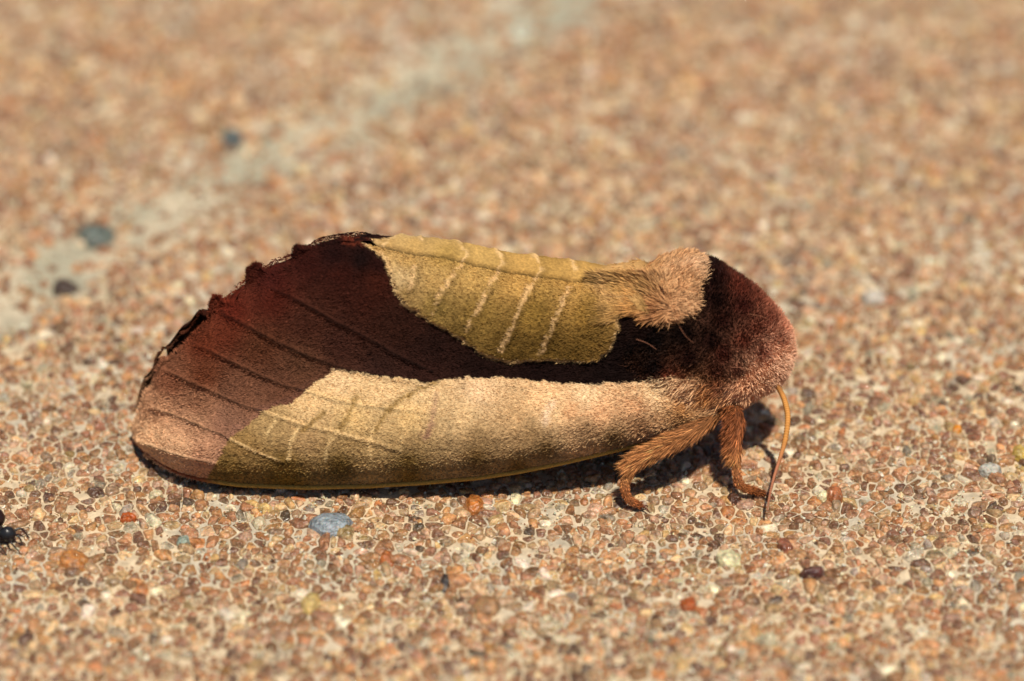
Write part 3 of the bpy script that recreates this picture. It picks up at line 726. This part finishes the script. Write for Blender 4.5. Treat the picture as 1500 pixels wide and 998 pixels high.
# fringe on the scalloped outer margin (and a sparse one along the ridge)
def fringe(n, lo_, hi_, lmin, lmax, parent, mirrored=False, dark=1.0):
    s = np.cumsum(np.r_[0, np.hypot(np.diff(us), np.diff(K(TOP, us)))]); ok = (us >= lo_) & (us <= hi_)
    ss = rng.uniform(s[ok][0], s[ok][-1], n); iu = np.interp(ss, s, np.arange(NU)); px = np.interp(iu, np.arange(NU), us)
    p = bil(W3, iu, np.full(n, NV - 1.01)); inner = bil(W3, iu, np.full(n, NV - 14.0))
    i0 = bil(W3, np.clip(iu - 2, 0, NU - 1.01), np.full(n, NV - 1.01)); i1 = bil(W3, np.clip(iu + 2, 0, NU - 1.01), np.full(n, NV - 1.01))
    tan = unit(i1 - i0); out = unit(p - inner); out = unit(out - tan * (out * tan).sum(1, keepdims=True))
    py = np.interp(px, us, K(TOP, us)); c, _ = wing_look(px + 2, py + 5)
    d = unit(out + np.array((-.35, 0, .05)) + rng.normal(0, .22, (n, 3)))
    c = c * np.exp(rng.normal(0, .25, n))[:, None] * dark
    nn = np.tile(-F, (n, 1))
    if mirrored: p = mirror(p); d[:, 1] *= -1; k_ = far_shift(px); p = p + k_[:, None] * (U - R * .75 * (k_ > 0)[:, None]); c = c * .6
    return hair_obj('fringe', parent, p - out * .004, d, nn, rng.uniform(lmin, lmax, n), rng.uniform(.003, .0055, n), c, M_SCALE, bend=.1)
fringe(6500, 194, 520, .014, .032, near)
fringe(1200, 194, 296, .012, .028, far, True, .8)

# bottom edge fringe
n = 2500; px = rng.uniform(215, 1000, n); iu = np.interp(px, us, np.arange(NU)); p = bil(W3, iu, np.zeros(n)); p[:, 2] = np.maximum(p[:, 2], .01)
c, _ = wing_look(px, K(BOT, px) - 4)
hair_obj('edge_hairs', near, p, unit(np.array((-.7, -.3, -.25)) + rng.normal(0, .35, (n, 3))), np.tile((0, -1., 0), (n, 1)), rng.uniform(.012, .028, n), rng.uniform(.003, .005, n), c * .9, M_SCALE)

# body fur
def body_fur(n):
    iu = rng.uniform(82, NBU - 1.01, n); t_ = rng.uniform(0, 2 * math.pi, n)
    p, nn = body_point(iu, t_)
    px, py = near_px(p)
    c, cr = body_look(px + rng.normal(0, 2, n), py + rng.normal(0, 2, n))
    jj = (t_ / (2 * math.pi) * NBV); i = iu.astype(int); hgt = bh[i, jj.astype(int) % NBV]
    p = p + nn * hgt[:, None]
    crest = smooth(-2, 3, cr)
    low = smooth(548, 575, py) * smooth(1120, 1060, px)
    rad_px = np.stack([px - 845, -(py - 440) * 1.3], -1); rad_px /= np.linalg.norm(rad_px, axis=1, keepdims=True) + 1e-6
    dcrest = rad_px[:, :1] * R[None] + rad_px[:, 1:] * U[None] + nn * .55 + np.array((0.25, 0, .1))
    dmar = nn * .75 + np.array((-.25, 0, .2)) * np.ones((n, 1))
    dlow = nn * .25 + np.array((-1., 0, -.22)) * np.ones((n, 1))
    d = dmar * (1 - np.maximum(crest, low))[:, None] + dcrest * crest[:, None] + dlow * low[:, None]
    farside = p[:, 1] > YMID
    d = unit(unit(d) + rng.normal(0, .28, (n, 3)))
    clump = fbm(px / 9, py / 9, 120, 2)
    d = unit(d + np.stack([clump * .5, np.zeros(n), -clump * .4], -1))
    L = rng.uniform(.016, .032, n) * (1 + .15 * crest + 1.3 * low)
    Wd = rng.uniform(.0028, .0048, n)
    c = c * np.exp(rng.normal(.02, .25, n))[:, None]
    return hair_obj('fur', body, p, d, nn, L, Wd, c, bend=.3)
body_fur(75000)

# long hair tuft where the crest runs into the upper panel of the wing
n = 9000
px = rng.uniform(866, 985, n); py = rng.uniform(400, 474, n); k = (poly_sd(px, py, CREST) > 2) & (rng.random(n) < smooth(990, 915, px)); px, py = px[k], py[k]; n = len(px)
tv = (K(BOT, px) - py) / (K(BOT, px) - K(TOP, px)); iu = np.interp(px, us, np.arange(NU)); tv = np.clip(tv, 0, .999)
pw3 = bil(W3, iu, tv * (NV - 1))
a_ = np.interp(px, bu, ayy); b_ = np.interp(px, bu, azz); h_ = np.interp(px, bu, H); m_ = np.interp(px, bu, (top + bot) / 2)
th_ = np.arctan2(a_ * SP, b_ * CP) + np.arcsin(np.clip((m_ - py) / PPC / h_, -.99, .99))
yd = np.minimum(pw3[:, 1], YMID - a_ * np.cos(th_) - .03 * smooth(2, 10, poly_sd(px, py, CREST))) - .006
p = at_y(px, py, yd)
ang = np.arctan2(-(452 - py) * -1 * .9, 985 - px)
d2 = np.stack([-(985 - px), (452 - py)], -1); d2 /= np.linalg.norm(d2, axis=1, keepdims=True)
d = unit(d2[:, :1] * R[None] + d2[:, 1:] * U[None] - F[None] * .12 + rng.normal(0, .12, (n, 3)))
cc = mix(wing_look(px, py)[0], idw(px, py, S_CREST) * np.array((.86, .83, .76)), smooth(870, 935, px)) * np.exp(rng.normal(0, .22, n))[:, None]
hair_obj('fur_tuft', body, p, d, np.tile(-F, (n, 1)), rng.uniform(.022, .055, n), rng.uniform(.0022, .0038, n), cc, bend=.5)

# a few long pale bristles on the dark field behind the head
bp_ = []
for (a, b, c_) in (((932, 497), (948, 503), (962, 512)), ((995, 478), (1004, 492), (1016, 503)), ((1098, 460), (1125, 468), (1142, 492)), ((1070, 538), (1090, 540), (1104, 552))):
    yy = np.array([YMID - np.interp(q[0], bu, ayy) - .035 for q in (a, b, c_)])
    bp_.append(spline(at_y([a[0], b[0], c_[0]], [a[1], b[1], c_[1]], yy), 14))
for pth in bp_:
    V_, F_, C_ = tube(pth, np.linspace(.0014, .0006, 14), 5, lin((150, 100, 76)))
    link('bristle', mesh_from('bristle', V_, F_, C_), M_FUR, body)

# ---- legs
def leg(segs, radii, cols, fur_n, fur_span, fur_len, claw_dir, far_side=False, fur_dir=(-.75, -.1, -.35)):
    """segs: (px, py, y)"""
    P = at_y([s[0] for s in segs], [s[1] for s in segs], np.array([s[2] for s in segs]))
    n = 90; path = spline(P, n); path[:, 2] = np.maximum(path[:, 2], .012)
    uu = np.linspace(0, 1, n); ku = np.linspace(0, 1, len(radii)); rr = np.interp(uu, ku, radii)
    cc_ = np.stack([np.interp(uu, ku, [lin(c)[k] for c in cols]) for k in range(3)], -1) * .8
    sgn = np.array((1, 1, 1.))
    if far_side: path = mirror(path, 0)
    rr = rr * (1 + .13 * np.sin(uu * 2 * math.pi * 16) * smooth(.5, .6, uu))       # tarsal joints
    V_, F_, C_ = tube(path, rr, 12, cc_, ref=(.2, 1, .1))
    C_ = C_ * (1 + .3 * rng.normal(size=(len(C_), 1)) * .5)
    lg = link('leg', mesh_from('leg', V_, F_, np.clip(C_ * .75, .005, .9)), M_FUR, moth)
    u0, u1 = fur_span; ui = np.r_[rng.uniform(u0, u1, fur_n), rng.uniform(u1, .97, fur_n // 4)]
    m = len(ui); f = ui * (n - 1); i = np.clip(f.astype(int), 0, n - 2)
    c0 = path[i] + (path[i + 1] - path[i]) * (f - i)[:, None]
    tan = unit(path[i + 1] - path[i]); rnd = rng.normal(size=(m, 3)); rad = unit(rnd - tan * (rnd * tan).sum(1, keepdims=True))
    r_ = np.interp(ui, uu, rr)
    root = c0 + rad * r_[:, None] * .85
    inz = (ui < u1).astype(float)
    fd = np.array(fur_dir) * (np.array((1, -1, 1)) if far_side else 1)
    d = unit(tan * .75 + rad * .45 + fd * (inz * .8)[:, None] + rng.normal(0, .14, (m, 3)))
    col = np.stack([np.interp(ui, ku, [lin(c)[k] for c in cols]) for k in range(3)], -1) * .95 * np.exp(rng.normal(.0, .45, m))[:, None]
    L = np.where(inz > 0, rng.uniform(.35, 1.35, m) * fur_len, rng.uniform(.01, .02, m))
    hair_obj('leg_fur', lg, root, d, rad, L, np.where(inz > 0, .0034, .003), np.clip(col, .002, .9), bend=.2)
    for s_ in (-1, 1):
        e = path[-1]; cd_ = np.array(claw_dir, float) * (np.array((1, -1, 1)) if far_side else 1)
        q = spline([e, e + unit(cd_) * .02 + np.array((0, s_ * .012, .004)), e + unit(cd_) * .034 + np.array((0, s_ * .018, -.010))], 8)
        q[:, 2] = np.maximum(q[:, 2], .004)
        V_, F_, C_ = tube(q, np.linspace(.0055, .001, 8), 6, lin((96, 48, 26)))
        link('claw', mesh_from('claw', V_, F_, C_), M_CHITIN, lg)
    return lg

OR1, OR2, OR3 = (158, 104, 62), (176, 118, 70), (160, 98, 56)
for fs in (False, True):
    leg([(1060, 585, -.10), (1078, 610, -.22), (1077, 640, -.26), (1078, 668, -.29), (1080, 698, -.335), (1086, 712, -.36), (1103, 719, -.37), (1122, 724, -.375)],
        [.030, .035, .029, .020, .018, .016, .013, .010], [OR1, (140, 80, 46), (152, 90, 52), OR2, (172, 108, 66), (156, 94, 52), (140, 80, 40), (110, 60, 30)], 4500, (.0, .44), .05, (1, -.2, -.2), fs, (-.65, -.1, -.1))
    leg([(1055, 598, -.15), (1020, 628, -.26), (975, 652, -.34), (932, 676, -.385), (918, 700, -.41), (915, 716, -.435), (923, 733, -.455), (941, 742, -.462)],
        [.028, .031, .029, .022, .018, .017, .014, .010], [OR1, OR1, OR2, OR2, OR2, OR3, OR3, (130, 66, 30)], 6000, (.0, .46), .065, (1, -.3, -.3), fs, (-.6, 0, -.35))

# ---- compound eye, tucked in the shade under the face
def ball(c, r, nu=28, nv=18, sc_=(1, 1, 1), noise=0):
    a = np.linspace(0, math.pi, nv); b = np.linspace(0, 2 * math.pi, nu, endpoint=False)
    A_, B_ = np.meshgrid(a, b, indexing='ij')
    P = np.stack([np.sin(A_) * np.cos(B_) * sc_[0], np.sin(A_) * np.sin(B_) * sc_[1], np.cos(A_) * sc_[2]], -1) * r
    if noise: P = P * (1 + noise * fbm(A_ * 3, B_ * 3, 5, 3))[..., None]
    return P.reshape(-1, 3) + np.array(c), grid_faces(nv, nu, True)
for fs in (False, True):
    c_ = at_y(1092, 578, np.array(-.05)); 
    if fs: c_ = mirror(c_, 0)
    V_, F_ = ball(c_, .055)
    link('compound_eye', mesh_from('compound_eye', V_, F_, np.tile(lin((40, 24, 18)), (len(V_), 1))), M_BLACK, body)

# ---- antenna
ap = spline(at_y([1130, 1140, 1149, 1154, 1150, 1141, 1133, 1127, 1124], [552, 568, 586, 612, 645, 676, 702, 728, 748], np.array([-.04, -.08, -.13, -.2, -.29, -.38, -.46, -.51, -.55])), 300)
ap[:, 2] = np.maximum(ap[:, 2], .02)
ua = np.linspace(0, 1, 300)
ar = np.interp(ua, [0, .1, .3, .5, .62, .8, 1], [.010, .011, .0125, .0115, .0075, .006, .004]) * (1 + .13 * np.sin(ua * 420))
ac = np.stack([np.interp(ua, [0, .1, .25, .5, .65, 1], [lin(c)[k] for c in ((90, 56, 34), (150, 100, 56), (214, 150, 78), (206, 142, 72), (180, 116, 84), (176, 118, 90))]) for k in range(3)], -1) * .85
V_, F_, C_ = tube(ap, ar, 8, ac)
link('antenna', mesh_from('antenna', V_, F_, C_), M_FUR, moth)

# ------------------------------------------------------------------ small black insect at the left edge
ant = bpy.data.objects.new('dead_ant', None); COL.objects.link(ant)
ac0 = at_z(2, 793, 0.0); ant.location = ac0; ant.empty_display_size = .05
ant['label'] = 'tiny glossy black dead insect lying on the pavement at the left edge'; ant['category'] = 'insect'
def apart(name, c, r, sc_, col=(26, 22, 22)):
    V_, F_ = ball(c, r, 24, 16, sc_, .06)
    link(name, mesh_from(name, V_, F_, np.tile(lin(col), (len(V_), 1))), M_BLACK, ant)
apart('thorax', (.028, .0, .038), .036, (1.05, .9, .95), (30, 30, 32))
apart('abdomen', (-.028, .05, .085), .042, (1.1, 1.0, 1.05), (40, 24, 22))
apart('head', (-.045, -.03, .035), .028, (1.1, 1, 1))
for (x0, y0, x1, y1, x2, y2) in ((.04, -.01, .075, -.02, .10, -.05), (.03, -.02, .05, -.07, .085, -.085), (.01, -.02, .0, -.075, .035, -.11), (-.02, -.02, -.05, -.08, -.03, -.13), (.04, .01, .08, .03, .12, .01)):
    q = spline([(x0, y0, .03), (x1, y1, .045), (x2, y2, .008)], 14)
    V_, F_, C_ = tube(q, np.linspace(.006, .003, 14), 6, lin((30, 20, 18)))
    link('leg', mesh_from('leg', V_, F_, C_), M_BLACK, ant)
